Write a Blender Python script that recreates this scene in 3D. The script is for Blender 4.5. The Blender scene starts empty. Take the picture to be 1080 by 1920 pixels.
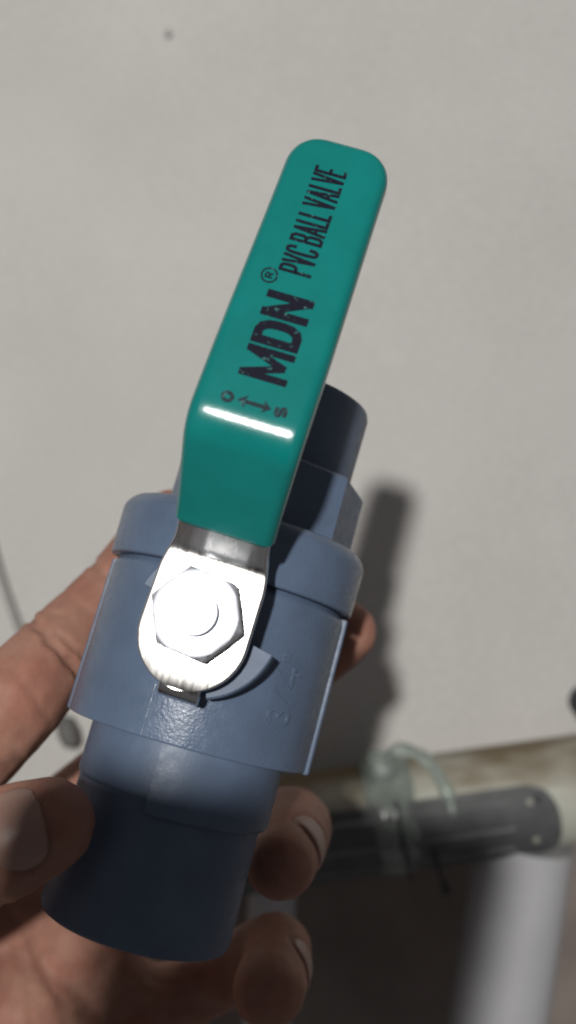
import bpy, bmesh, math, random
from mathutils import Vector, Matrix, noise
random.seed(7)
sc = bpy.context.scene
col = sc.collection
R_ = math.radians
MM = 0.001
FPX = 1750.0                         # focal length in photo pixels (1080 x 1920)

# ------------------------------------------------------------------ camera
cd = bpy.data.cameras.new('camera')
cam = bpy.data.objects.new('camera', cd); col.objects.link(cam)
cam.rotation_euler = (R_(90), 0, 0)
cd.sensor_fit = 'VERTICAL'; cd.sensor_height = 24.0; cd.lens = 24.0 * FPX / 1920.0
cd.clip_start = 0.01; cd.clip_end = 50.0
cd.dof.use_dof = True; cd.dof.focus_distance = 0.150; cd.dof.aperture_fstop = 8.5
sc.cycles.filter_width = 2.1
sc.camera = cam

# ------------------------------------------------------------------ light
w = bpy.data.worlds.new('World'); sc.world = w; w.use_nodes = True
bg = w.node_tree.nodes['Background']
bg.inputs[0].default_value = (0.97, 0.96, 0.99, 1); bg.inputs[1].default_value = 0.086
ld = bpy.data.lights.new('ceiling_bulb', 'POINT')
ld.energy = 26.3; ld.shadow_soft_size = 0.017; ld.color = (1.0, 0.98, 0.945)
lamp = bpy.data.objects.new('ceiling_bulb', ld); col.objects.link(lamp)
lamp.location = (-0.100, -0.600, 0.185)
sc.view_settings.view_transform = 'Standard'; sc.view_settings.look = 'None'
sc.view_settings.exposure = 0.0; sc.view_settings.gamma = 1.0

# ------------------------------------------------------------------ helpers
def tag(o, label=None, cat=None, group=None, kind=None):
    if label: o['label'] = label
    if cat: o['category'] = cat
    if group: o['group'] = group
    if kind: o['kind'] = kind
    return o

def empty(name, mat=None, loc=None):
    o = bpy.data.objects.new(name, None); col.objects.link(o); o.empty_display_size = 0.01
    if mat is not None: o.matrix_world = mat
    if loc is not None: o.location = loc
    return o

def link(name, me, mat, parent=None, smooth=True, angle=35):
    o = bpy.data.objects.new(name, me); col.objects.link(o)
    if mat: me.materials.append(mat)
    if parent: o.parent = parent
    if smooth:
        for p in me.polygons: p.use_smooth = True
        if angle is not None: me.set_sharp_from_angle(angle=R_(angle))
    return o

def build(name, bm, mat, parent=None, smooth=True, angle=35, scale=MM, recalc=True):
    if recalc: bmesh.ops.recalc_face_normals(bm, faces=bm.faces)
    me = bpy.data.meshes.new(name)
    if scale != 1: bmesh.ops.scale(bm, vec=(scale,) * 3, verts=bm.verts)
    bm.to_mesh(me); bm.free()
    return link(name, me, mat, parent, smooth, angle)

def at(px, py, d):                   # point (mm) at depth d seen at photo pixel
    return Vector(((px - 540) / FPX * d, d, (960 - py) / FPX * d))

def ring_loft(bm, rings, caps=True, closed=True):
    vs = [[bm.verts.new(p) for p in r] for r in rings]
    n = len(vs[0])
    for a, b in zip(vs[:-1], vs[1:]):
        for i in range(n if closed else n - 1):
            j = (i + 1) % n
            try: bm.faces.new((a[i], a[j], b[j], b[i]))
            except ValueError: pass
    if caps:
        bm.faces.new(vs[0]); bm.faces.new(list(reversed(vs[-1])))
    return vs

def lathe(bm, prof, seg=96, axis='y', a0=0.0, center=(0, 0)):
    """prof: (axial, radius) list, open ends are closed when radius > 0"""
    rings = []
    for a, r in prof:
        rg = []
        for i in range(seg):
            t = a0 + 2 * math.pi * i / seg
            if axis == 'y': rg.append((r * math.sin(t), a, r * math.cos(t)))
            else: rg.append((center[0] + r * math.cos(t), center[1] + r * math.sin(t), a))
        rings.append(rg)
    return ring_loft(bm, rings)

def tube(bm, pts, rad, seg=12, caps=True):
    """rad: number or list"""
    pts = [Vector(p) for p in pts]
    if not isinstance(rad, (list, tuple)): rad = [rad] * len(pts)
    ref = None; rings = []
    for i, p in enumerate(pts):
        t = (pts[min(i + 1, len(pts) - 1)] - pts[max(i - 1, 0)]).normalized()
        if ref is None:
            ref = t.cross(Vector((0.13, 0.2, 1))).normalized()
            if ref.length < .1: ref = t.cross(Vector((1, 0, 0))).normalized()
        ref = (ref - t * ref.dot(t)).normalized()
        b = t.cross(ref)
        rings.append([p + (ref * math.cos(2 * math.pi * k / seg) + b * math.sin(2 * math.pi * k / seg)) * rad[i] for k in range(seg)])
    return ring_loft(bm, rings, caps)

def spline(pts, n=8):
    pts = [Vector(p) for p in pts]
    P = [pts[0] * 2 - pts[1]] + pts + [pts[-1] * 2 - pts[-2]]
    out = []
    for i in range(1, len(P) - 2):
        for k in range(n):
            t = k / n
            a, b, c, d = P[i - 1], P[i], P[i + 1], P[i + 2]
            out.append(0.5 * ((2 * b) + (c - a) * t + (2 * a - 5 * b + 4 * c - d) * t * t + (3 * b - a - 3 * c + d) * t ** 3))
    out.append(pts[-1])
    return out

# ------------------------------------------------------------------ materials
def mat(name, base, rough=0.5, metal=0.0, spec=0.5, mottle=0.0, mscale=100, bump=0.0, bscale=1000, bdist=0.0001,
        sss=0.0, sssr=(1, .3, .15), sscale=0.003, trans=0.0, coat=0.0, grain=0.0, gscale=700, col2=None, rvar=0.0, stretch=None, alpha_noise=None):
    m = bpy.data.materials.new(name); m.use_nodes = True
    nt = m.node_tree; N = nt.nodes; L = nt.links; p = N['Principled BSDF']
    p.inputs['Base Color'].default_value = (*base, 1)
    p.inputs['Roughness'].default_value = rough; p.inputs['Metallic'].default_value = metal
    p.inputs['Specular IOR Level'].default_value = spec
    p.inputs['Transmission Weight'].default_value = trans; p.inputs['Coat Weight'].default_value = coat
    if sss:
        p.inputs['Subsurface Weight'].default_value = sss
        p.inputs['Subsurface Radius'].default_value = sssr; p.inputs['Subsurface Scale'].default_value = sscale
    tc = N.new('ShaderNodeTexCoord'); vec = tc.outputs['Object']
    if stretch:
        mp = N.new('ShaderNodeMapping'); mp.inputs['Scale'].default_value = stretch
        L.new(vec, mp.inputs['Vector']); svec = mp.outputs['Vector']
    else: svec = vec
    def nz(scale, detail=4, v=vec, r=0.55):
        n = N.new('ShaderNodeTexNoise'); n.inputs['Scale'].default_value = scale
        n.inputs['Detail'].default_value = detail; n.inputs['Roughness'].default_value = r
        L.new(v, n.inputs['Vector']); return n.outputs['Fac']
    if mottle or col2:
        f = nz(mscale, 5)
        cr = N.new('ShaderNodeMapRange'); cr.inputs['From Min'].default_value = .32; cr.inputs['From Max'].default_value = .68
        L.new(f, cr.inputs['Value'])
        mx = N.new('ShaderNodeMix'); mx.data_type = 'RGBA'
        c2 = col2 if col2 else tuple(c * (1 - mottle) for c in base)
        mx.inputs['A'].default_value = (*base, 1); mx.inputs['B'].default_value = (*c2, 1)
        L.new(cr.outputs['Result'], mx.inputs['Factor']); L.new(mx.outputs['Result'], p.inputs['Base Color'])
    if grain:
        src = p.inputs['Base Color'].links[0].from_socket if p.inputs['Base Color'].links else None
        mm = N.new('ShaderNodeMix'); mm.data_type = 'RGBA'; mm.blend_type = 'MULTIPLY'; mm.inputs['Factor'].default_value = 1
        if src: L.new(src, mm.inputs['A'])
        else: mm.inputs['A'].default_value = (*base, 1)
        g_ = N.new('ShaderNodeMapRange'); g_.inputs['From Min'].default_value = .25; g_.inputs['From Max'].default_value = .75
        g_.inputs['To Min'].default_value = 1 - grain; g_.inputs['To Max'].default_value = 1 + grain
        L.new(nz(gscale, 3, vec, .7), g_.inputs['Value']); L.new(g_.outputs[0], mm.inputs['B']); L.new(mm.outputs['Result'], p.inputs['Base Color'])
    if rvar:
        f = nz(bscale * .3, 4, svec)
        cr = N.new('ShaderNodeMapRange'); cr.inputs['From Min'].default_value = .3; cr.inputs['From Max'].default_value = .7
        cr.inputs['To Min'].default_value = rough - rvar; cr.inputs['To Max'].default_value = rough + rvar
        L.new(f, cr.inputs['Value']); L.new(cr.outputs['Result'], p.inputs['Roughness'])
    if bump:
        b = N.new('ShaderNodeBump'); b.inputs['Strength'].default_value = bump; b.inputs['Distance'].default_value = bdist
        L.new(nz(bscale, 3, svec), b.inputs['Height']); L.new(b.outputs['Normal'], p.inputs['Normal'])
    return m

PVC = mat('grey_pvc', (0.104, 0.144, 0.220), .30, mottle=.16, mscale=120, bump=.9, bscale=2000, bdist=.00009, rvar=.10)
PVCS = mat('grey_pvc_rough', (0.104, 0.144, 0.220), .55, mottle=.2, mscale=300, bump=.5, bscale=2400, bdist=.00008)
VINYL = mat('teal_vinyl', (0.003, 0.186, 0.172), .19, spec=.8, mottle=.14, mscale=110, bump=.22, bscale=1000, bdist=.00007)
STEEL = mat('brushed_steel', (0.74, 0.72, 0.70), .25, metal=1, bump=.0, bscale=700, bdist=.00005, stretch=(6, .4, 1), rvar=.06)
ZINC = mat('zinc_nut', (0.76, 0.79, 0.86), .45, metal=.7, bump=.2, bscale=1800, bdist=.00005)
SKIN = mat('skin', (0.350, 0.194, 0.143), .60, spec=.22, mottle=.0, col2=(0.310, 0.138, 0.100), mscale=85, bump=.4, bscale=900, bdist=.00025, grain=.11, gscale=260,
           sss=.45, sscale=.004)
NAIL = mat('nail', (0.36, 0.215, 0.172), .42, spec=.5, sss=.2, sscale=.002, mottle=.1, mscale=200)
WALL = mat('plaster', (0.64, 0.62, 0.595), .85, spec=.2, col2=(0.585, 0.57, 0.545), mscale=11, bump=.45, bscale=240, bdist=.0008, grain=.11, gscale=620)
BLACKP = mat('dark_plastic', (0.030, 0.032, 0.036), .5, mottle=.3, mscale=120)
GREYP = mat('strip_plastic', (0.105, 0.109, 0.112), .6, mottle=.35, mscale=90, bump=.3, bscale=800)
RIBM = mat('rib_plastic', (0.21, 0.215, 0.22), .6, mottle=.4, mscale=80)
SCREW = mat('screw_metal', (0.34, 0.33, 0.29), .5)
WPVC = mat('white_pvc', (0.52, 0.52, 0.535), .4, mottle=.12, mscale=25, bump=.15, bscale=500)
CABLE = mat('cable_grey', (0.36, 0.35, 0.33), .5, mottle=.1)
PLUG = mat('plug_grey', (0.17, 0.165, 0.16), .6, mottle=.3)
FILM = mat('clear_green_plastic', (0.66, 0.74, 0.68), .22, trans=.7, mottle=.2, mscale=120, bump=.5, bscale=220, bdist=.001)
GLASS = mat('phone_glass', (0.01, 0.01, 0.012), .2)

PVCN = mat('grey_pvc_satin', (0.104, 0.144, 0.220), .46, mottle=.18, mscale=140, bump=.5, bscale=2000, bdist=.00006, rvar=.08)
# old pipe: cream with brown grime along its top and in patches
def old_pipe_mat():
    m = mat('old_pipe', (0.50, 0.49, 0.41), .5, bump=.3, bscale=300, bdist=.0004)
    nt = m.node_tree; N = nt.nodes; L = nt.links; p = N['Principled BSDF']
    tc = N.new('ShaderNodeTexCoord')
    sep = N.new('ShaderNodeSeparateXYZ'); L.new(tc.outputs['Object'], sep.inputs[0])
    n1 = N.new('ShaderNodeTexNoise'); n1.inputs['Scale'].default_value = 60; n1.inputs['Detail'].default_value = 6
    mp = N.new('ShaderNodeMapping'); mp.inputs['Scale'].default_value = (.45, 1, 1)
    L.new(tc.outputs['Object'], mp.inputs[0]); L.new(mp.outputs[0], n1.inputs['Vector'])
    # dust settles on the top of the pipe: local z in metres
    mr = N.new('ShaderNodeMapRange'); mr.inputs['From Min'].default_value = .006; mr.inputs['From Max'].default_value = .020
    L.new(sep.outputs['Z'], mr.inputs['Value'])
    ad = N.new('ShaderNodeMath'); ad.operation = 'MULTIPLY_ADD'
    L.new(mr.outputs[0], ad.inputs[0]); ad.inputs[1].default_value = .42; L.new(n1.outputs['Fac'], ad.inputs[2])
    m2 = N.new('ShaderNodeMapRange'); m2.inputs['From Min'].default_value = .60; m2.inputs['From Max'].default_value = .92
    L.new(ad.outputs[0], m2.inputs['Value'])
    mx = N.new('ShaderNodeMix'); mx.data_type = 'RGBA'
    mx.inputs['A'].default_value = (.50, .50, .43, 1); mx.inputs['B'].default_value = (.17, .125, .07, 1)
    L.new(m2.outputs[0], mx.inputs['Factor']); L.new(mx.outputs['Result'], p.inputs['Base Color'])
    return m
OLDPIPE = old_pipe_mat()

# worn black print: small chips let the teal through
def print_mat(name, ink, wear):
    m = mat(name, ink, .6, spec=.08)
    nt = m.node_tree; N = nt.nodes; L = nt.links; p = N['Principled BSDF']
    tc = N.new('ShaderNodeTexCoord'); n = N.new('ShaderNodeTexNoise')
    n.inputs['Scale'].default_value = 1500; n.inputs['Detail'].default_value = 5; L.new(tc.outputs['Object'], n.inputs['Vector'])
    mr = N.new('ShaderNodeMapRange'); mr.inputs['From Min'].default_value = wear; mr.inputs['From Max'].default_value = wear + .06
    L.new(n.outputs['Fac'], mr.inputs['Value'])
    mx = N.new('ShaderNodeMix'); mx.data_type = 'RGBA'
    mx.inputs['A'].default_value = (*ink, 1); mx.inputs['B'].default_value = (.05, .14, .14, 1)
    L.new(mr.outputs[0], mx.inputs['Factor']); L.new(mx.outputs['Result'], p.inputs['Base Color'])
    return m
INK = print_mat('black_print', (0.010, 0.010, 0.020), .62)
INK2 = print_mat('faded_print', (0.022, 0.035, 0.045), .57)

# ------------------------------------------------------------------ the setting: wall
WD = 400.0                                             # wall distance, mm
# ------------------------------------------------------------------ background things
LOWER = mat('lower_wall_brown', (0.30, 0.25, 0.225), .7, spec=.3, mottle=.25, mscale=30, bump=.3, bscale=200, bdist=.0008)  # mottled brown for the lower wall, darker than the plaster above
# horizontal old pipe
pr = 21.0
pa, pb = at(-500, 1699, 377), at(1800, 1377, 377)
pd = (pb - pa).normalized(); plen = (pb - pa).length
pmid = at(850, 1510, 377)
pz = Vector((0, -1, 0)).cross(pd).normalized()         # local z ~ up
if pz.z < 0: pz = -pz
py_ = pz.cross(pd)
PM = Matrix((pd, py_, pz)).transposed().to_4x4(); PM.translation = pmid * MM
bm = bmesh.new()
x0 = (pa - pmid).dot(pd); x1 = (pb - pmid).dot(pd)
rings = []
for k in range(81):
    x = x0 + (x1 - x0) * k / 80
    rings.append([(x, (pr + .35 * noise.noise((x * .03, math.cos(t), math.sin(t)))) * math.cos(t), pr * math.sin(t)) for t in [2 * math.pi * q / 48 for q in range(48)]])
ring_loft(bm, rings)
pipe = build('pipe', bm, OLDPIPE)
pipe.matrix_world = PM
tag(pipe, 'grimy cream pipe running sideways along the wall behind the valve', 'pipe')

FY = 1 if py_.y > 0 else -1                           # local y of the pipe frame that points away from the lens
bm = bmesh.new()
n = 60
g = [[bm.verts.new((-1000 + 2000 * i / n, FY * (23.0 + .9 * noise.noise(Vector((i * .21, j * .21, 0)))), 2 + 1300 * j / n)) for j in range(n + 1)] for i in range(n + 1)]
bk = [bm.verts.new((-1000 + 2000 * i / n, FY * 90, 2)) for i in range(n + 1)]
for i in range(n):
    for j in range(n): bm.faces.new((g[i][j], g[i + 1][j], g[i + 1][j + 1], g[i][j + 1]))
    bm.faces.new((bk[i], bk[i + 1], g[i + 1][0], g[i][0]))
wall = build('wall', bm, WALL); wall.matrix_world = PM
tag(wall, kind='structure')
bm = bmesh.new()
ring_loft(bm, [[(x, FY * 76, 60), (x, FY * 76, -900), (x, FY * 92, -900), (x, FY * 92, 60)] for x in (-1000, 1000)])
lw = build('lower_wall', bm, LOWER); lw.matrix_world = PM
tag(lw, kind='structure')

def on_pipe(x, th, r):          # x along the pipe in mm, th degrees below the camera-facing line, r radius
    t = R_(th); s = -1 if py_.y > 0 else 1
    return Vector((x, s * r * math.cos(t), -r * math.sin(t)))

def band_patch(bm, x_edge0, xe, th0, th1, r0, r1, nth=18, cap_r=True):
    """a strip laid on the pipe, rounded at its right end"""
    tm, hw = (th0 + th1) / 2, (th1 - th0) / 2
    nx = 24
    top, bot = [], []
    for k in range(nth + 1):
        th = th0 + (th1 - th0) * k / nth
        q = (th - tm) / hw
        xr = xe - (11.0 * (1 - math.sqrt(max(0, 1 - abs(q) ** 2.6))) if cap_r else 0)
        top.append([bm.verts.new(on_pipe(x_edge0 + (xr - x_edge0) * i / nx, th, r1)) for i in range(nx + 1)])
        bot.append([bm.verts.new(on_pipe(x_edge0 + (xr - x_edge0) * i / nx, th, r0)) for i in range(nx + 1)])
    for k in range(nth):
        for i in range(nx):
            bm.faces.new((top[k][i], top[k][i + 1], top[k + 1][i + 1], top[k + 1][i]))
            bm.faces.new((bot[k][i], bot[k + 1][i], bot[k + 1][i + 1], bot[k][i + 1]))
        bm.faces.new((top[k][nx], bot[k][nx], bot[k + 1][nx], top[k + 1][nx]))
        bm.faces.new((top[k][0], top[k + 1][0], bot[k + 1][0], bot[k][0]))
    for i in range(nx):
        for k in (0, nth):
            bm.faces.new((top[k][i], top[k][i + 1], bot[k][i + 1], bot[k][i]))

strip = empty('cover_strip', PM)
tag(strip, 'dark grey ribbed strip with a rounded end fixed along the old pipe', 'strip')
bm = bmesh.new(); band_patch(bm, -100, 37, -28, 60, pr - .2, pr + 1.6)
build('strip_body', bm, GREYP, strip)
for th in (-14, 12, 36):
    bm = bmesh.new(); tube(bm, [on_pipe(-95 + 114 * k / 20, th, pr + 1.6) for k in range(21)], .9, 8)
    build('rib', bm, RIBM, strip)
for (x, th) in ((26.0, -12), (27.0, 28)):
    c = on_pipe(x, th, pr + 1.4); nn = (on_pipe(x, th, 2) - on_pipe(x, th, 1)).normalized()
    bm = bmesh.new(); tube(bm, [c, c + nn * .7, c + nn * 1.1], [1.4, 1.4, .9], 16)
    build('screw', bm, SCREW, strip)
    c2 = c + Vector((3.2, 0, .6))
    bm = bmesh.new(); tube(bm, [c2 - nn * .3, c2 + nn * .35], [2.1, 1.9], 14)
    build('plug', bm, BLACKP, strip)  # black disc stands in for the dark inside of a screw hole

# clear green plastic tie
tie = empty('plastic_tie', PM)
tag(tie, 'clear greenish plastic film knotted round the old pipe', 'plastic tie')
xk = (at(733, 1500, 377) - pmid).dot(pd)
bm = bmesh.new()
rings = []
for k in range(15):
    u = k / 14; x = xk - 11 + 19 * u
    rg = []
    for q in range(64):
        t = 2 * math.pi * q / 64
        r = pr + .9 + 1.3 * abs(noise.noise((x * .35 + 3 * math.sin(t), 2.5 * math.cos(t), 5.1))) + (1.2 * math.sin(math.pi * u))
        rg.append((x + 1.5 * noise.noise((t * 2, u, 1)), r * math.cos(t), r * math.sin(t)))
    rings.append(rg)
ring_loft(bm, rings, caps=False)
o = build('wrap', bm, FILM, tie)
sm = o.modifiers.new('thick', 'SOLIDIFY'); sm.thickness = .0005
bm = bmesh.new()
kp = on_pipe(xk - 3, -62, pr + 5)
bmesh.ops.create_icosphere(bm, subdivisions=3, radius=6.2, matrix=Matrix.Translation(kp))
for v in bm.verts: v.co += (v.co - kp).normalized() * 2.4 * noise.noise(v.co * .25)
build('knot', bm, FILM, tie, angle=None)
bm = bmesh.new()
tube(bm, spline([on_pipe(xk - 1, -66, pr + 6), on_pipe(xk + 6, -74, pr + 7.5), on_pipe(xk + 15, -58, pr + 7), on_pipe(xk + 20, -30, pr + 4.5), on_pipe(xk + 21, -10, pr + 2.5)], 8), [2.6 + .9 * noise.noise(Vector((k * .35, 3, 1))) for k in range(33)], 14)
build('loop', bm, FILM, tie)

# thin dark wires hanging from the pipe
def P_loc(px, py, d): return at(px, py, d)
bm = bmesh.new()
tube(bm, spline([at(742, 1500, 352), at(752, 1560, 349), at(764, 1610, 356), at(772, 1648, 366)], 8), .75, 8)
tag(build('wire', bm, BLACKP), 'thin dark wire drooping over the pipe under the plastic tie', 'wire')
bm = bmesh.new()
pts = spline([at(812, 1590, 356), at(822, 1628, 358), at(832, 1655, 360), at(838, 1672, 361)], 6)
tube(bm, pts, [.8 + 1.2 * max(0, (i / (len(pts) - 1) - .55)) * 2 for i in range(len(pts))], 10)
tag(build('wire', bm, BLACKP), 'short dark wire end with a thick tip hanging below the ribbed strip', 'wire')

# pale pipes under the horizontal one
def straight_pipe(p0, p1, r, label):
    p0, p1 = Vector(p0), Vector(p1)
    bm = bmesh.new()
    tube(bm, [p0 + (p1 - p0) * k / 10 for k in range(11)], r, 40)
    bo = build('pipe', bm, WPVC)
    tag(bo, label, 'pipe'); return bo
straight_pipe(at(985, 1575, 380), at(905, 2120, 380), 19.5, 'wide white pipe rising from below to meet the grimy pipe')
straight_pipe(at(512, 1640, 386), at(490, 2150, 386), 10.0, 'narrow pale pipe seen between the lower two fingertips')

# grey cable with a dark plug, hanging on the wall left of the hand
cb = empty('cable', loc=at(60, 1250, 396) * MM)
tag(cb, 'thin grey cable hanging down the wall behind the index finger', 'cable')
def loc_tube(name, pts, rad, m, parent, seg=10):
    bm = bmesh.new(); o0 = parent.location / MM
    tube(bm, [Vector(p) - o0 for p in pts], rad, seg); return build(name, bm, m, parent)
loc_tube('cord', spline([at(-60, 820, 396), at(-18, 1010, 396), at(14, 1120, 396), at(60, 1240, 396), at(112, 1340, 396)], 8), 1.5, CABLE, cb)
pp = [at(116, 1346, 394), at(120, 1353, 394), at(128, 1376, 393), at(135, 1396, 393), at(137, 1402, 393)]
loc_tube('plug', pp, [1.9, 3.6, 4.3, 3.4, 1.4], PLUG, cb, 16)

# dark knob at the right edge of the frame
kb = empty('wall_knob', loc=at(1099, 1316, 398) * MM)
tag(kb, 'dark rounded knob on the wall at the right edge', 'knob')
bm = bmesh.new(); lathe(bm, [(2, 4.0), (-3, 4.0), (-5, 6.2), (-9, 7.4), (-13, 6.4), (-15, 3.5), (-15.4, .5)], 32)
build('knob_head', bm, BLACKP, kb)
bm = bmesh.new(); lathe(bm, [(2, 7.0), (-1.2, 7.0), (-1.8, 6.3)], 32)
build('back_plate', bm, BLACKP, kb)

# small nail near the top of the wall
nl = at(316, 64, 400)
bm = bmesh.new(); tube(bm, [nl + Vector((0, 2, 0)), nl + Vector((0, -1.6, -.3)), nl + Vector((0, -1.7, -.3)), nl + Vector((0, -2.4, -.4))], [.8, .8, 1.6, 1.3], 14)
tag(build('nail', bm, CABLE), 'small grey nail head driven into the bare wall near the top', 'nail')

# ------------------------------------------------------------------ the valve
tilt, tau, rho, psi = R_(15.5), R_(10.5), R_(4.4), R_(2.5)
O = at(410, 1181, 172)
A = Vector((math.cos(tau) * math.sin(tilt), math.sin(tau), math.cos(tau) * math.cos(tilt)))
N0 = Vector((math.sin(tau) * math.sin(tilt), -math.cos(tau), math.sin(tau) * math.cos(tilt)))
R0 = A.cross(N0)
Nn = N0 * math.cos(rho) - R0 * math.sin(rho); Rr = R0 * math.cos(rho) + N0 * math.sin(rho)
VM = Matrix((Rr, A, Nn)).transposed().to_4x4(); VM.translation = O * MM
valve = empty('ball_valve', VM)
tag(valve, 'grey plastic ball valve with teal lever handle held in the hand', 'valve')

def fillet(prof, n=4):
    """round the listed corners: entries (a, r, radius)"""
    out = []
    for i, q in enumerate(prof):
        if len(q) == 2 or i in (0, len(prof) - 1) or q[2] == 0: out.append((q[0], q[1])); continue
        p = Vector((q[0], q[1])); a = Vector(prof[i - 1][:2]) - p; b = Vector(prof[i + 1][:2]) - p
        rr = min(q[2], a.length * .49, b.length * .49)
        pa_, pb_ = p + a.normalized() * rr, p + b.normalized() * rr
        for k in range(n + 1):
            t = k / n; s = pa_ * (1 - t) ** 2 + p * 2 * t * (1 - t) + pb_ * t * t
            out.append((s.x, s.y))
    return out

# body barrel with side fins and the moulded 3/4" mark
bm = bmesh.new()
lathe(bm, fillet([(-20.3, 12), (-20.3, 21.8, .35), (7.0, 21.8, .9), (8.6, 20.6, .3), (9.4, 20.6), (9.4, 12)]), 128)
barrel = build('body', bm, PVC, valve)
for s in (-1, 1):
    bm = bmesh.new()
    y0, y1 = -20.6, 7.6
    sec = [(21.2, -1.4), (22.3, -1.4), (22.6, -1.1), (22.6, 1.1), (22.3, 1.4), (21.2, 1.4)]
    rings = []
    for y, sc_ in ((y0, .9), (y0 + .4, 1), (y1 - 2, 1), (y1, .96)):
        rings.append([(s * (21.2 + (x - 21.2) * (sc_ if sc_ < 1 else 1)), y, z * sc_) for x, z in sec])
    ring_loft(bm, rings)
    build('side_fin', bm, PVCN, barrel)
# thin mould seam down the front
bm = bmesh.new()
r_s = 21.83; ths = R_(-13.0)
tube(bm, [(r_s * math.sin(ths), -20.0 + 12 * k / 12, r_s * math.cos(ths)) for k in range(13)], .10, 6)
build('mould_seam', bm, PVC, barrel)

# union collar
bm = bmesh.new()
lathe(bm, fillet([(8.2, 18), (8.2, 22.9, .6), (17.6, 23.1, 2.0), (19.4, 21.6, .8), (19.4, 14)], 6), 128)
build('collar', bm, PVC, valve)

XU = .7                                                # the upper end sits a little off the barrel's centre line
def shifted(bm): bmesh.ops.translate(bm, vec=(XU, 0, 0), verts=bm.verts); return bm
bm = bmesh.new(); lathe(bm, fillet([(18.5, 10), (18.5, 16.2), (30.2, 16.2, .5), (30.8, 15.6), (30.8, 10)]), 96)
build('upper_neck', shifted(bm), PVC, valve)
bm = bmesh.new()
rings = []
for y, rr_ in ((18.6, 18.9), (30.8, 18.9), (31.4, 18.3)):
    rg = [(15.4 * math.sin(R_(t)), y, 15.4 * math.cos(R_(t))) for t in range(104, -9, -6)]
    oc = lambda t: (rr_ - .15) * .945 / math.cos(R_((t - 8.4) % 45 - 22.5))       # wrench flats
    rg += [(oc(t) * math.sin(R_(t)), y, oc(t) * math.cos(R_(t))) for t in (-5, 0, 4, 7, 8.4, 10, 14, 22, 31, 42, 49, 52, 53.4, 55, 58, 66, 76, 86, 94, 97, 98.4, 100, 104)]
    rings.append(rg)
ring_loft(bm, rings)
build('upper_pad', shifted(bm), PVCN, valve, angle=30)
# lower neck: round on the left, a raised flat pad from just left of centre to the right
bm = bmesh.new()
lathe(bm, fillet([(-19.5, 10), (-19.5, 17.2), (-29.6, 17.2, .5), (-30.4, 16.4), (-30.4, 10)]), 96)
build('neck', bm, PVCN, valve)
bm = bmesh.new()
rings = []
for y, rr_ in ((-19.6, 18.0), (-31.2, 18.0), (-31.9, 17.4)):
    rg = [(16.0 * math.sin(R_(t)), y, 16.0 * math.cos(R_(t))) for t in range(96, -9, -6)]
    rg += [(rr_ * math.sin(R_(t)), y, rr_ * math.cos(R_(t))) for t in range(-5, 99, 4)]
    rings.append(rg)
ring_loft(bm, rings)
build('neck_pad', bm, PVCN, valve, angle=30)

def socket(bm, y0, y1, r0, r1, bore, depth):
    d = 1 if y1 > y0 else -1
    prof = [(y0, 8), (y0, r0), (y1 - d * 1.4, r1, .0), (y1 - d * .4, r1 - .35, 0), (y1, r1 - 1.1, .0), (y1, bore + .5, .0), (y1 - d * .7, bore, .0),
            (y1 - d * depth, bore - .5, 0), (y1 - d * depth, 6)]
    lathe(bm, [(q[0], q[1]) for q in prof], 128)
bm = bmesh.new(); socket(bm, 30.0, 46.7, 15.7, 16.0, 12.8, 20); build('upper_socket', shifted(bm), PVCN, valve)
bm = bmesh.new(); socket(bm, -30.0, -53.0, 16.7, 16.9, 13.2, 20); build('lower_socket', bm, PVCN, valve)

# stem boss and the two stop sectors under the lever
bm = bmesh.new(); lathe(bm, [(14, 8.0), (25.6, 7.6), (26.0, 7.2)], 48, 'z'); build('stem_boss', bm, PVC, valve)
for a_mid, h, hs, ro in ((-42, 26.0, 29, 12.8), (152, 25.2, 13, 11.4)):
    bm = bmesh.new()
    rings = []
    for k in range(13):
        t = R_(a_mid - hs + 2 * hs * k / 12)
        c_, s_ = math.cos(t), math.sin(t)
        rings.append([(ri * c_, ri * s_, z) for ri, z in ((8.6, 14), (ro, 14), (ro - .2, h - .3), (ro - .5, h), (8.9, h), (8.6, h - .3))])
    ring_loft(bm, rings)
    build('stop_block', bm, PVCS, valve)

# lever plate and grip sleeve follow one bent path (y along the valve, z above it)
def bent_path(corners, step=.8):
    """corners: (y, z, bend radius)"""
    pts = []
    cs = [Vector((c[0], c[1])) for c in corners]
    segs = []
    prev = cs[0]
    for i in range(1, len(cs) - 1):
        a = (cs[i - 1] - cs[i]).normalized(); b = (cs[i + 1] - cs[i]).normalized()
        ang = math.acos(max(-1, min(1, a.dot(b)))); tl = corners[i][2] / math.tan(ang / 2)
        p1, p2 = cs[i] + a * tl, cs[i] + b * tl
        nseg = max(1, int((p1 - prev).length / step))
        for k in range(nseg): pts.append(prev + (p1 - prev) * k / nseg)
        cen = cs[i] + (a + b).normalized() * (corners[i][2] / math.sin(ang / 2))
        v1, v2 = p1 - cen, p2 - cen
        th = v1.angle_signed(v2); na = max(6, int(abs(th) * corners[i][2] / .35))
        for k in range(na):
            t = -th * k / na
            pts.append(cen + Vector((v1.x * math.cos(t) - v1.y * math.sin(t), v1.x * math.sin(t) + v1.y * math.cos(t))))
        prev = p2
    nseg = max(1, int((cs[-1] - prev).length / step))
    for k in range(nseg + 1): pts.append(prev + (cs[-1] - prev) * k / nseg)
    return pts
corners = [(-11.6, 29.1, 0), (9.8, 29.1, 3.6), (25.5, 45.85, 5.5), (74.6, 41.3, 0)]
path = bent_path(corners)
slen = [0]
for p, q in zip(path[:-1], path[1:]): slen.append(slen[-1] + (q - p).length)
SL = slen[-1]
def rot_psi(p): return (p[0] * math.cos(psi) + p[1] * math.sin(psi), p[1] * math.cos(psi) - p[0] * math.sin(psi), p[2])
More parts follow.
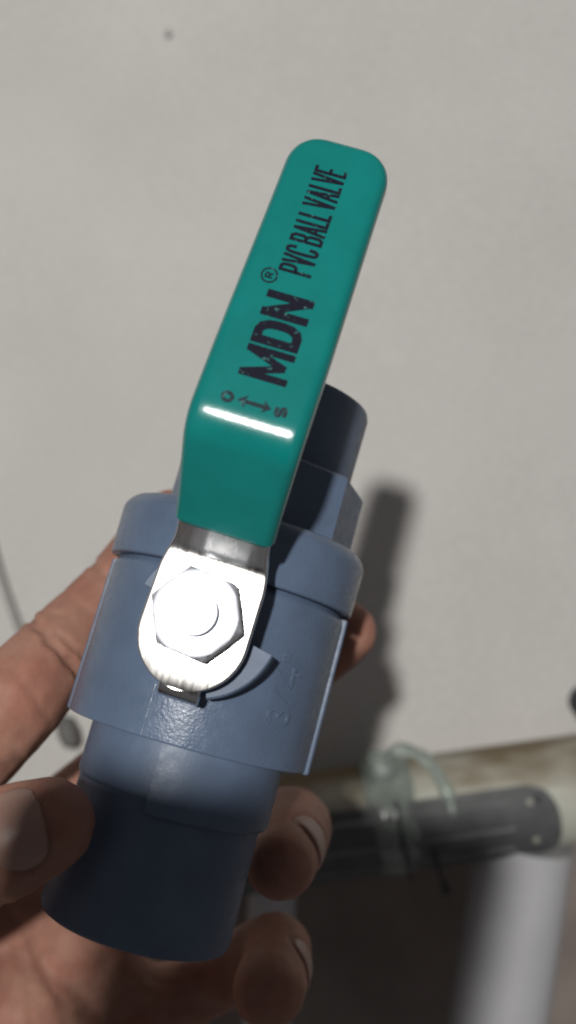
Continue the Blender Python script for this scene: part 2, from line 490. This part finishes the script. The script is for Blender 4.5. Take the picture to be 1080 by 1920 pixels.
def lerp(x, xs, ys):
    if x <= xs[0]: return ys[0]
    for i in range(len(xs) - 1):
        if x <= xs[i + 1]:
            t = (x - xs[i]) / (xs[i + 1] - xs[i]); t = t * t * (3 - 2 * t)
            return ys[i] + (ys[i + 1] - ys[i]) * t
    return ys[-1]
def rrect(hw, hh, r, n=5):
    r = min(r, hw * .98, hh * .98); out = []
    for cx, cy, a in ((hw - r, hh - r, 0), (-hw + r, hh - r, 90), (-hw + r, -hh + r, 180), (hw - r, -hh + r, 270)):
        for k in range(n + 1):
            t = R_(a + 90 * k / n); out.append((cx + r * math.cos(t), cy + r * math.sin(t)))
    return out
def frame_at(s):
    s = max(0, min(SL, s))
    for i in range(len(slen) - 1):
        if s <= slen[i + 1] + 1e-9:
            f = (s - slen[i]) / max(1e-9, slen[i + 1] - slen[i]); p = path[i] + (path[i + 1] - path[i]) * f
            break
    i0 = max(0, i - 1); i1 = min(len(path) - 1, i + 2)
    t0 = (path[i + 1] - path[i]).normalized()
    ta = (path[i] - path[i0]).normalized() if i0 < i else t0
    tb = (path[i1] - path[i + 1]).normalized() if i1 > i + 1 else t0
    t = (ta.lerp(t0, min(1, f + .5)) if f < .5 else t0.lerp(tb, f - .5)).normalized()
    return p, t
def sweep(bm, samples, hw_f, hh_f, rad, xoff=0, shift=0):
    rings = []
    for s in samples:
        p, t = frame_at(s); nn = Vector((-t.y, t.x)) if t.x >= 0 else Vector((t.y, -t.x))
        if nn.y < 0: nn = -nn
        hw, hh = hw_f(s), hh_f(s)
        rings.append([rot_psi((x + xoff, p.x + nn.x * (y + shift), p.y + nn.y * (y + shift))) for x, y in rrect(hw, hh, rad)])
    ring_loft(bm, rings)

def plate_hw(s):
    a = s - 11.6                                    # y on the flat tab
    if a < -3.0: return max(.6, math.sqrt(max(0, 8.6 ** 2 - (a + 3.0) ** 2)))
    return lerp(s, [9, 17, 25, 40, SL], [8.6, 8.5, 7.3, 6.8, 6.4])
bm = bmesh.new()
sm_ = [0.02, .12, .3, .6, 1.0, 1.6, 2.3, 3.2, 4.2, 5.5, 7] + [8 + .7 * k for k in range(int((SL - 12) / .7))]
sweep(bm, sm_, plate_hw, lambda s: 1.1, .35)
lever = build('lever_plate', bm, STEEL, valve)
bm = bmesh.new()                                     # turned-down stop lip at the end of the plate
lip = [(-9.6, 29.0), (-11.2, 28.7), (-11.8, 28.2), (-12.1, 27.4), (-12.2, 26.4)]
rings = []
for i, (y, z) in enumerate(lip):
    a = Vector(lip[max(0, i - 1)]); b = Vector(lip[min(len(lip) - 1, i + 1)]); t = (b - a).normalized(); nn = Vector((t.y, -t.x))
    rings.append([rot_psi((x + .5, y + nn.x * q, z + nn.y * q)) for x, q in rrect(3.2, .95, .3)])
ring_loft(bm, rings)
build('stop_lip', bm, STEEL, lever)

S0 = 28.0 - 1.2
while frame_at(S0)[0].x < 13.6: S0 += .05
def sleeve_hw(s):
    base = lerp(s, [S0, S0 + 20, SL], [7.9, 8.65, 8.05])
    d = SL - s
    if d < 5.6: base = base - 5.6 + 5.6 * max(0, 1 - ((5.6 - d) / 5.6) ** 2.2) ** (1 / 2.2)
    if s - S0 < .6: base -= .35 * (1 - (s - S0) / .6)
    return max(1.2, base)
def sleeve_hh(s):
    d = SL - s; h = 2.2
    if d < 2.0: h = .9 + 1.3 * math.sqrt(max(0, 1 - (1 - d / 2.0) ** 2))
    if s - S0 < .6: h -= .4 * (1 - (s - S0) / .6)
    return h
def hollow(x, hw): return -.055 * max(0, 1 - (x / min(4.9, max(1.5, hw - 1.8))) ** 2)
def sweep_sleeve(bm, samples, hw_f, hh_f, rad):
    rings = []
    for s in samples:
        p, t = frame_at(s); nn = Vector((-t.y, t.x))
        if nn.y < 0: nn = -nn
        hw, hh = hw_f(s), hh_f(s); rr = rrect(hw, hh, rad)
        k0 = 6                                          # first six points are the right top corner, next the left top corner
        a_, b_ = rr[k0 - 1], rr[k0]
        rr = rr[:k0] + [(a_[0] + (b_[0] - a_[0]) * k / 16, a_[1] + hollow(a_[0] + (b_[0] - a_[0]) * k / 16, hw) * min(1, max(0, (SL - s) / 8))) for k in range(1, 16)] + rr[k0:]
        rings.append([rot_psi((x, p.x + nn.x * y, p.y + nn.y * y)) for x, y in rr])
    ring_loft(bm, rings)
smp = [S0, S0 + .15, S0 + .35, S0 + .6]
s = S0 + 1.0
while s < SL - 8: smp.append(s); s += .35
smp += [SL - 8 + .5 * k for k in range(13)] + [SL - x for x in (1.2, .9, .65, .45, .3, .18, .1, .04, 0)]
bm = bmesh.new(); sweep_sleeve(bm, smp, sleeve_hw, sleeve_hh, 1.7)
sleeve = build('grip_sleeve', bm, VINYL, valve)

# nut, stem end
bm = bmesh.new()
hexr = [(7.3 * math.cos(R_(60 * i - 8)), 7.3 * math.sin(R_(60 * i - 8))) for i in range(6)]
def hexring(z, r, rnd):
    out = []
    for k in range(48):
        t = 2 * math.pi * k / 48
        ap = 7.3 * math.cos(R_(30)); ph = (t - R_(-8)) % R_(60) - R_(30)
        rh = ap / math.cos(ph)
        rr_ = min(rh, r); out.append((rr_ * math.cos(t), rr_ * math.sin(t), z))
    return out
ring_loft(bm, [hexring(30.25, 7.3, 0), hexring(34.4, 7.3, 0), hexring(35.0, 6.5, 0), hexring(35.2, 5.8, 0), hexring(35.1, 3.6, 0)])
build('nut', bm, ZINC, valve, angle=25)
bm = bmesh.new()
prof = [(22, 3.3)]
z = 33.5
while z < 36.6: prof += [(z, 3.45), (z + .25, 3.15), (z + .5, 3.45)]; z += .5
prof += [(36.9, 3.1), (37.1, 2.4), (37.15, .6)]
lathe(bm, prof, 40, 'z'); build('stem', bm, ZINC, valve)

# ---- lettering
G = {
 'M': [([(0, 0), (0, 1)], 0), ([(1, 0), (1, 1)], 0), ([(.02, 1), (.5, .1)], 0), ([(.98, 1), (.5, .1)], 0)],
 'D': [([(0, 0), (0, 1), (.52, 1), (.78, .94), (.95, .78), (1, .6), (1, .4), (.95, .22), (.78, .06), (.52, 0)], 1)],
 'N': [([(0, 0), (0, 1)], 0), ([(1, 0), (1, 1)], 0), ([(0.02, 1), (.98, 0)], 0)],
 'P': [([(0, 0), (0, 1), (.65, 1), (.93, .93), (1, .76), (.93, .58), (.65, .5), (.1, .5)], 0)],
 'V': [([(0, 1), (.5, -.04)], 0), ([(1, 1), (.5, -.04)], 0)],
 'C': [([(1, .72), (.93, .92), (.7, 1), (.3, 1), (.07, .92), (0, .72), (0, .28), (.07, .08), (.3, 0), (.7, 0), (.93, .08), (1, .28)], 0)],
 'B': [([(.1, .52), (.65, .52), (.95, .62), (.95, .9), (.65, 1), (0, 1), (0, 0), (.7, 0), (1, .1), (1, .4), (.75, .5)], 0)],
 'A': [([(0, 0), (.5, 1.04)], 0), ([(1, 0), (.5, 1.04)], 0), ([(.22, .3), (.78, .3)], 0)],
 'L': [([(0, 1), (0, 0), (1, 0)], 0)],
 'E': [([(1, 1), (0, 1), (0, 0), (1, 0)], 0), ([(.12, .5), (.85, .5)], 0)],
 'R': [([(0, 0), (0, 1), (.65, 1), (.95, .9), (.95, .6), (.65, .5), (.1, .5)], 0), ([(.5, .46), (1, 0)], 0)],
 'O': [([(.5 + .5 * math.cos(2 * math.pi * k / 18), .5 + .5 * math.sin(2 * math.pi * k / 18)) for k in range(18)], 1)],
 'S': [([(.95, .8), (.75, .98), (.25, .98), (.03, .8), (.1, .6), (.5, .5), (.9, .4), (.97, .2), (.75, .02), (.25, .02), (.05, .2)], 0)],
 '3': [([(.05, .85), (.3, 1), (.7, 1), (.95, .85), (.95, .65), (.7, .53), (.4, .53)], 0), ([(.7, .5), (1, .35), (1, .15), (.7, 0), (.3, 0), (.0, .15)], 0)],
 '4': [([(.75, 0), (.75, 1), (0, .3), (1, .3)], 0)],
 '/': [([(0, -.05), (1, 1.05)], 0)],
 '"': [([(.1, 1), (.1, .7)], 0), ([(.9, 1), (.9, .7)], 0)],
}
def stroke(bm, poly, closed, wd, mp, h0, h1):
    P = [Vector(p) for p in poly]; n = len(P); lft, rgt = [], []
    for i in range(n):
        a = P[i - 1] if (i > 0 or closed) else None
        b = P[(i + 1) % n] if (i < n - 1 or closed) else None
        d1 = (P[i] - a).normalized() if a is not None else None
        d2 = (b - P[i]).normalized() if b is not None else None
        if d1 is None: d1 = d2
        if d2 is None: d2 = d1
        m = (d1 + d2)
        m = m.normalized() if m.length > 1e-6 else d1
        nn = Vector((-m.y, m.x)); k = 1 / max(.42, nn.dot(Vector((-d1.y, d1.x))))
        lft.append(P[i] + nn * wd / 2 * k); rgt.append(P[i] - nn * wd / 2 * k)
    V = lambda p, h: bm.verts.new(mp(p.x, p.y, h))
    LT, RT = [V(p, h1) for p in lft], [V(p, h1) for p in rgt]
    LB, RB = [V(p, h0) for p in lft], [V(p, h0) for p in rgt]
    for i in range(n if closed else n - 1):
        j = (i + 1) % n
        bm.faces.new((LT[i], LT[j], RT[j], RT[i]))
        bm.faces.new((LB[i], LB[j], LT[j], LT[i])); bm.faces.new((RT[i], RT[j], RB[j], RB[i]))
    if not closed:
        bm.faces.new((LT[0], RT[0], RB[0], LB[0])); bm.faces.new((LT[-1], LB[-1], RB[-1], RT[-1]))
def glyph(bm, ch, u0, v0, wd, ht, st, mp, h0, h1, slant=0):
    for k, (poly, closed) in enumerate(G[ch]):
        pts = [(u0 + st / 2 + x * (wd - st), v0 + st / 2 + y * (ht - st)) for x, y in poly]
        if not closed:                                # square off the stroke ends
            for i0, i1 in ((0, 1), (-1, -2)):
                a, b = Vector(pts[i0]), Vector(pts[i1]); e = (a - b).normalized() * st / 2
                if ch in 'MNLEPV4A':
                    f_ = 1 if min(abs(e.x), abs(e.y)) < .1 * st else .5
                    if len(pts) == 2 and ch in 'VA' and i0 == -1: f_ = .1
                    pts[i0] = tuple(a + e * f_)
        stroke(bm, pts, closed, st, mp, h0, h1 + .012 * k)

# print lies on the flat of the grip: u along the grip from y = 32, v across it towards its left
ft = (Vector((74.6, 41.3)) - Vector((25.5, 45.85))).normalized(); fn = Vector((-ft.y, ft.x))
fp = Vector((25.5, 45.85)) + ft * ((32 - 25.5) / ft.x) + fn * 2.2
def onflat(u, v, h):
    p = fp + ft * u + fn * h
    return rot_psi((-v, p.x, p.y))
bm = bmesh.new()
u = 1.0
for ch, wd in (('M', 5.0), ('D', 4.1), ('N', 4.2)):
    glyph(bm, ch, u, -3.7, wd, 7.1, dict(M=1.08, D=1.35, N=1.25)[ch], onflat, -.14, .03); u += wd + .38
build('brand_lettering', bm, INK, sleeve, smooth=False)
bm = bmesh.new()
circ = [(17.2 + 1.15 * math.cos(2 * math.pi * k / 28), 4.0 + 1.15 * math.sin(2 * math.pi * k / 28)) for k in range(28)]
stroke(bm, circ, True, .26, onflat, -.14, .03)
glyph(bm, 'R', 16.72, 3.35, 1.0, 1.3, .26, onflat, -.14, .03)
build('registered_mark', bm, INK, sleeve, smooth=False)
bm = bmesh.new()
u = 18.5
for wd_, gap in (('PVC', .55), ('BALL', .6), ('VALVE', 0)):
    for ch in wd_:
        ww = 1.18 if ch in 'LE' else 1.48
        glyph(bm, ch, u, -1.9, ww, 5.0, dict(A=.47, V=.47).get(ch, .50), onflat, -.14, .03); u += ww + .1
    u += gap
build('product_lettering', bm, INK, sleeve, smooth=False)
bm = bmesh.new()
glyph(bm, 'O', -3.7, 2.65, 1.8, 1.95, .56, onflat, -.14, .03)
glyph(bm, 'S', -3.7, -5.2, 1.8, 1.95, .56, onflat, -.14, .03)
stroke(bm, [(-2.75, 1.2), (-2.75, -1.9)], False, .6, onflat, -.14, .03)
for d in (1, -1):
    tip = 2.15 if d > 0 else -2.85
    vs_ = [bm.verts.new(onflat(u_, v_, .042)) for u_, v_ in ((-2.75, tip), (-3.75, tip - d * 1.35), (-2.75, tip - d * .95), (-1.75, tip - d * 1.35))]
    bm.faces.new(vs_)
build('direction_marks', bm, INK2, sleeve, smooth=False)

# raised 3/4" on the barrel, reading up the valve
def onbody(u, v, h):             # u along the axis, v around towards the left
    t = R_(44) - v / 21.8; r = 21.8 + h
    return (r * math.sin(t), u, r * math.cos(t))
bm = bmesh.new(); u = -13.2
for ch, wd in (('3', 3.0), ('/', 2.4), ('4', 3.2), ('"', 1.5)):
    glyph(bm, ch, u, -2.4, wd, 4.8, .55, onbody, -.2, .28); u += wd + .55
build('size_mark', bm, PVC, barrel)

# ------------------------------------------------------------------ the hand
def ball_chain(bm, chain, step=.22):
    """chain: list of (point mm, radius)"""
    for (p, r), (q, s) in zip(chain[:-1], chain[1:]):
        p, q = Vector(p), Vector(q); n = max(2, int((q - p).length / (step * min(r, s))))
        for k in range(n + 1):
            t = k / n
            bmesh.ops.create_icosphere(bm, subdivisions=2, radius=r + (s - r) * t, matrix=Matrix.Translation(p.lerp(q, t)))
def smooth_chain(ch, n=4):
    ps = spline([Vector(c[0]) for c in ch], n); rs = []
    for i in range(len(ch) - 1):
        for k in range(n): rs.append(ch[i][1] + (ch[i + 1][1] - ch[i][1]) * k / n)
    rs.append(ch[-1][1]); return list(zip(ps, rs))
bm = bmesh.new()
F = {}
F['index'] = [(at(-190, 1545, 196), 11.0), (at(-10, 1352, 180), 10.3), (at(98, 1236, 188), 9.2), (at(150, 1182, 194), 8.9), (at(212, 1112, 200), 8.0), (at(268, 1040, 204), 7.7), (at(318, 972, 206), 6.7)]
F['middle'] = [(at(10, 1640, 214), 10.5), (at(150, 1500, 224), 9.4), (at(290, 1395, 228), 9.0), (at(430, 1310, 228), 8.6), (at(565, 1245, 222), 8.0), (at(622, 1208, 212), 7.6), (at(651, 1184, 203), 6.7)]
F['ring'] = [(at(130, 1760, 220), 10.5), (at(270, 1660, 228), 9.2), (at(400, 1590, 228), 8.8), (at(520, 1545, 222), 8.4), (at(556, 1545, 208), 8.0), (at(545, 1582, 192), 7.9), (at(526, 1622, 178), 6.9)]
F['little'] = [(at(255, 1900, 224), 9.8), (at(350, 1860, 230), 8.6), (at(440, 1815, 226), 8.2), (at(512, 1775, 212), 7.6), (at(520, 1800, 196), 7.7), (at(504, 1855, 180), 7.3)]
F['thumb'] = [(at(-250, 2300, 215), 16), (at(-330, 2020, 190), 14.5), (at(-300, 1800, 168), 11.8), (at(-170, 1672, 154), 10.0), (at(-60, 1612, 148), 9.5), (at(20, 1575, 146), 8.9), (at(92, 1546, 146), 7.5)]
for k, ch in F.items(): ball_chain(bm, smooth_chain(ch))
wr = at(30, 2600, 240)
for mc, r in ((at(-190, 1545, 200), 12), (at(10, 1640, 216), 13), (at(130, 1760, 222), 13), (at(255, 1900, 226), 12.5)):
    ball_chain(bm, [(mc, r), (mc.lerp(wr, .55), 15.5), (wr, 17)], .3)
for p, q, r in ((at(-190, 1560, 202), at(20, 1660, 216), 11), (at(10, 1650, 216), at(140, 1770, 222), 11.5), (at(130, 1770, 222), at(255, 1905, 226), 11)):
    ball_chain(bm, [(p, r), (q, r)], .3)
ball_chain(bm, [(at(-200, 2150, 208), 19), (at(20, 2050, 214), 19), (at(200, 2150, 220), 18), (wr, 19)], .3)      # heel of the palm
ball_chain(bm, [(at(40, 1900, 212), 14), (at(120, 2050, 214), 16)], .3)
ball_chain(bm, [(at(-260, 2000, 192), 15), (at(-120, 1860, 203), 12), (at(0, 1830, 213), 12)], .3)                # thumb web
ball_chain(bm, [(wr + Vector((-9, 0, 0)), 17), (at(-40, 3400, 300), 23)], .3); ball_chain(bm, [(wr + Vector((11, 0, 0)), 17), (at(120, 3400, 300), 23)], .3)
me = bpy.data.meshes.new('hand_src')
bmesh.ops.scale(bm, vec=(MM,) * 3, verts=bm.verts); bm.to_mesh(me); bm.free()
tmp = bpy.data.objects.new('hand_src', me); col.objects.link(tmp)
rm = tmp.modifiers.new('r', 'REMESH'); rm.mode = 'VOXEL'; rm.voxel_size = .0008
sm = tmp.modifiers.new('s', 'SMOOTH'); sm.factor = .5; sm.iterations = 10
dg = bpy.context.evaluated_depsgraph_get()
hme = bpy.data.meshes.new_from_object(tmp.evaluated_get(dg)); hme.name = 'hand'
bpy.data.objects.remove(tmp); bpy.data.meshes.remove(me)
hme.materials.clear()
# creases at the joints (segments in mm; depth, width in mm)
def seg_dist(p, a, b):
    ab = b - a; t = max(0, min(1, (p - a).dot(ab) / ab.length_squared)); return (p - a - ab * t).length
CR = []
def crease(pts, depth, width): CR.append(([Vector(p) for p in pts], depth, width))
from mathutils.bvhtree import BVHTree
BV = BVHTree.FromPolygons([v.co / MM for v in hme.vertices], [tuple(p.vertices) for p in hme.polygons])
def fingernail(c, axis, nz_, wid, ln):
    """plate lying on the finger: axis points to the nail tip, nz_ out of the finger"""
    sx = axis.cross(nz_)
    bm = bmesh.new(); nu, nv = 18, 18; T, B = [], []
    def pt(u, v):
        uu = u * math.sqrt(1 - .42 * v * v); vv = v * math.sqrt(1 - .42 * u * u)
        o = Vector(c) + sx * (uu * wid / 2) + axis * (vv * ln / 2)
        h = BV.ray_cast(o + nz_ * 9, -nz_, 16)
        return h[0] if h[0] is not None else o
    G_ = [[pt(-1 + 2 * i / nu, -1 + 2 * j / nv) for j in range(nv + 1)] for i in range(nu + 1)]
    for _ in range(6):                                # even the plate out
        H_ = [[p.copy() for p in row] for row in G_]
        for i in range(1, nu):
            for j in range(1, nv): H_[i][j] = (G_[i - 1][j] + G_[i + 1][j] + G_[i][j - 1] + G_[i][j + 1]) / 4
        G_ = H_
    for i in range(nu + 1):
        u = -1 + 2 * i / nu; rt = []
        for j in range(nv + 1):
            v = -1 + 2 * j / nv; m_ = max(abs(u), abs(v))
            rt.append(G_[i][j] + nz_ * (.05 + .42 * (1 - m_ ** 4) + (.25 * max(0, v) ** 2)))
        T.append([bm.verts.new(p) for p in rt]); B.append([bm.verts.new(p - nz_ * .9) for p in rt])
    for i in range(nu):
        for j in range(nv):
            bm.faces.new((T[i][j], T[i + 1][j], T[i + 1][j + 1], T[i][j + 1]))
            bm.faces.new((B[i][j], B[i][j + 1], B[i + 1][j + 1], B[i + 1][j]))
    for i in range(nu):
        bm.faces.new((T[i][0], B[i][0], B[i + 1][0], T[i + 1][0])); bm.faces.new((T[i][nv], T[i + 1][nv], B[i + 1][nv], B[i][nv]))
        bm.faces.new((T[0][i], T[0][i + 1], B[0][i + 1], B[0][i])); bm.faces.new((T[nu][i], B[nu][i], B[nu][i + 1], T[nu][i + 1]))
    ang = [2 * math.pi * k / 32 for k in range(33)]
    edge = [pt(1.10 * math.cos(t) / max(abs(math.cos(t)), abs(math.sin(t))), 1.10 * math.sin(t) / max(abs(math.cos(t)), abs(math.sin(t)))) for t in ang]
    return bm, edge
NAILS = []
def nail_on(base, tipdir, normal, r, wid, ln):
    t = Vector(tipdir).normalized(); nn = Vector(normal); nn = (nn - t * nn.dot(t)).normalized()
    bm, edge = fingernail(Vector(base) + nn * r, t, nn, wid, ln)
    NAILS.append(bm); crease(edge, .60, .70)
nail_on(at(62, 1554, 146), at(92, 1546, 146) - at(0, 1585, 146), (-.05, -.93, .36), 8.2, 12.0, 8.7)
nail_on(at(537, 1600, 186), at(526, 1622, 176) - at(547, 1577, 196), (.50, -.76, .40), 9.4, 10.5, 7.6)
nail_on(at(513, 1826, 189), at(504, 1855, 178) - at(520, 1800, 200), (.56, -.74, .32), 9.0, 10.5, 7.5)
LINES = [  # photo pixels, depth range in mm, depth of the furrow, half width in px
 ([(50, 1155), (75, 1178), (105, 1212), (135, 1245), (165, 1285)], 205, .95, 8),
 ([(105, 1186), (135, 1213), (165, 1236)], 205, .6, 7),
 ([(168, 1052), (195, 1078), (225, 1096)], 210, .6, 7),
 ([(-40, 1358), (0, 1385), (35, 1420)], 205, .35, 9), ([(20, 1250), (60, 1300), (90, 1350)], 205, .2, 8),
 ([(60, 1135), (95, 1150), (130, 1160)], 205, .2, 6), ([(120, 1110), (150, 1135), (190, 1160)], 205, .2, 6),
 ([(0, 1690), (60, 1760), (120, 1890), (140, 1990)], 235, .4, 11), ([(20, 1740), (50, 1830), (60, 1920)], 235, .15, 9),
 ([(150, 1900), (260, 1850), (340, 1900)], 240, .35, 10), ([(250, 1830), (330, 1850), (420, 1840)], 240, .2, 8),
 ([(480, 1640), (530, 1650), (590, 1640)], 200, .12, 6), ([(490, 1600), (530, 1610), (570, 1602)], 200, .10, 6),
 ([(0, 1605), (60, 1612), (120, 1600)], 160, .15, 7), ([(-20, 1640), (40, 1640), (100, 1622)], 160, .15, 7),
 ([(440, 1870), (500, 1880), (560, 1865)], 200, .15, 7),
]
def seg2(x, y, a, b):
    dx, dy = b[0] - a[0], b[1] - a[1]; t = max(0, min(1, ((x - a[0]) * dx + (y - a[1]) * dy) / (dx * dx + dy * dy)))
    return math.hypot(x - a[0] - dx * t, y - a[1] - dy * t)
nrm = [v.normal.copy() for v in hme.vertices]
for i, v in enumerate(hme.vertices):
    p = v.co / MM; d = 0
    for pts, dep, wid in CR:
        dm = min((seg_dist(p, a, b) for a, b in zip(pts[:-1], pts[1:])), default=99) if (p - pts[0]).length < 40 else 99
        if dm < wid * 3: d -= dep * math.exp(-(dm / wid) ** 2)
    if nrm[i].y < .15 and p.y < 240:
        x, y = 540 + FPX * p.x / p.y, 960 - FPX * p.z / p.y
        x += 5 * noise.noise(p * .5); y += 5 * noise.noise(p * .5 + Vector((9, 9, 9)))
        for pts, dmax, dep, wid in LINES:
            if p.y < dmax and min(q[0] for q in pts) - 30 < x < max(q[0] for q in pts) + 30 and min(q[1] for q in pts) - 30 < y < max(q[1] for q in pts) + 30:
                dm = min(seg2(x, y, a, b) for a, b in zip(pts[:-1], pts[1:])) / wid
                if dm < 4: d += dep * (.18 * math.exp(-((dm - 2) / 1.1) ** 2) - math.exp(-dm * dm))
    d += .22 * noise.noise(p * .14) + .06 * noise.noise(p * .5)
    v.co += nrm[i] * d * MM
hand = link('hand', hme, SKIN, None, True, None)
tag(hand, 'left hand with palm towards the viewer gripping the grey valve from behind', 'hand')
for b_ in NAILS: build('fingernail', b_, NAIL, hand, angle=50)

# ------------------------------------------------------------------ the phone that takes the picture: it stands between the bulb and the lower half of the scene
ph = empty('smartphone', loc=(-.036, -.010, -.0806)); ph.rotation_euler = (0, R_(12), 0)
tag(ph, 'dark smartphone held upright right behind the lens', 'phone')
bm = bmesh.new()
ring_loft(bm, [[(x, y, z) for x, z in rrect(35 - i, 84 - i, 7 - i, 8)] for y, i in ((-5, 1.2), (-4.2, .3), (-3, 0), (2, 0), (3.2, .3), (4, 1.2))])
build('phone_body', bm, GLASS, ph)
bm = bmesh.new(); tube(bm, [(20, 3.5, 76), (20, 5.0, 76), (20, 5.4, 76)], [5, 5, 4.5], 32)
build('camera_lens', bm, BLACKP, ph)
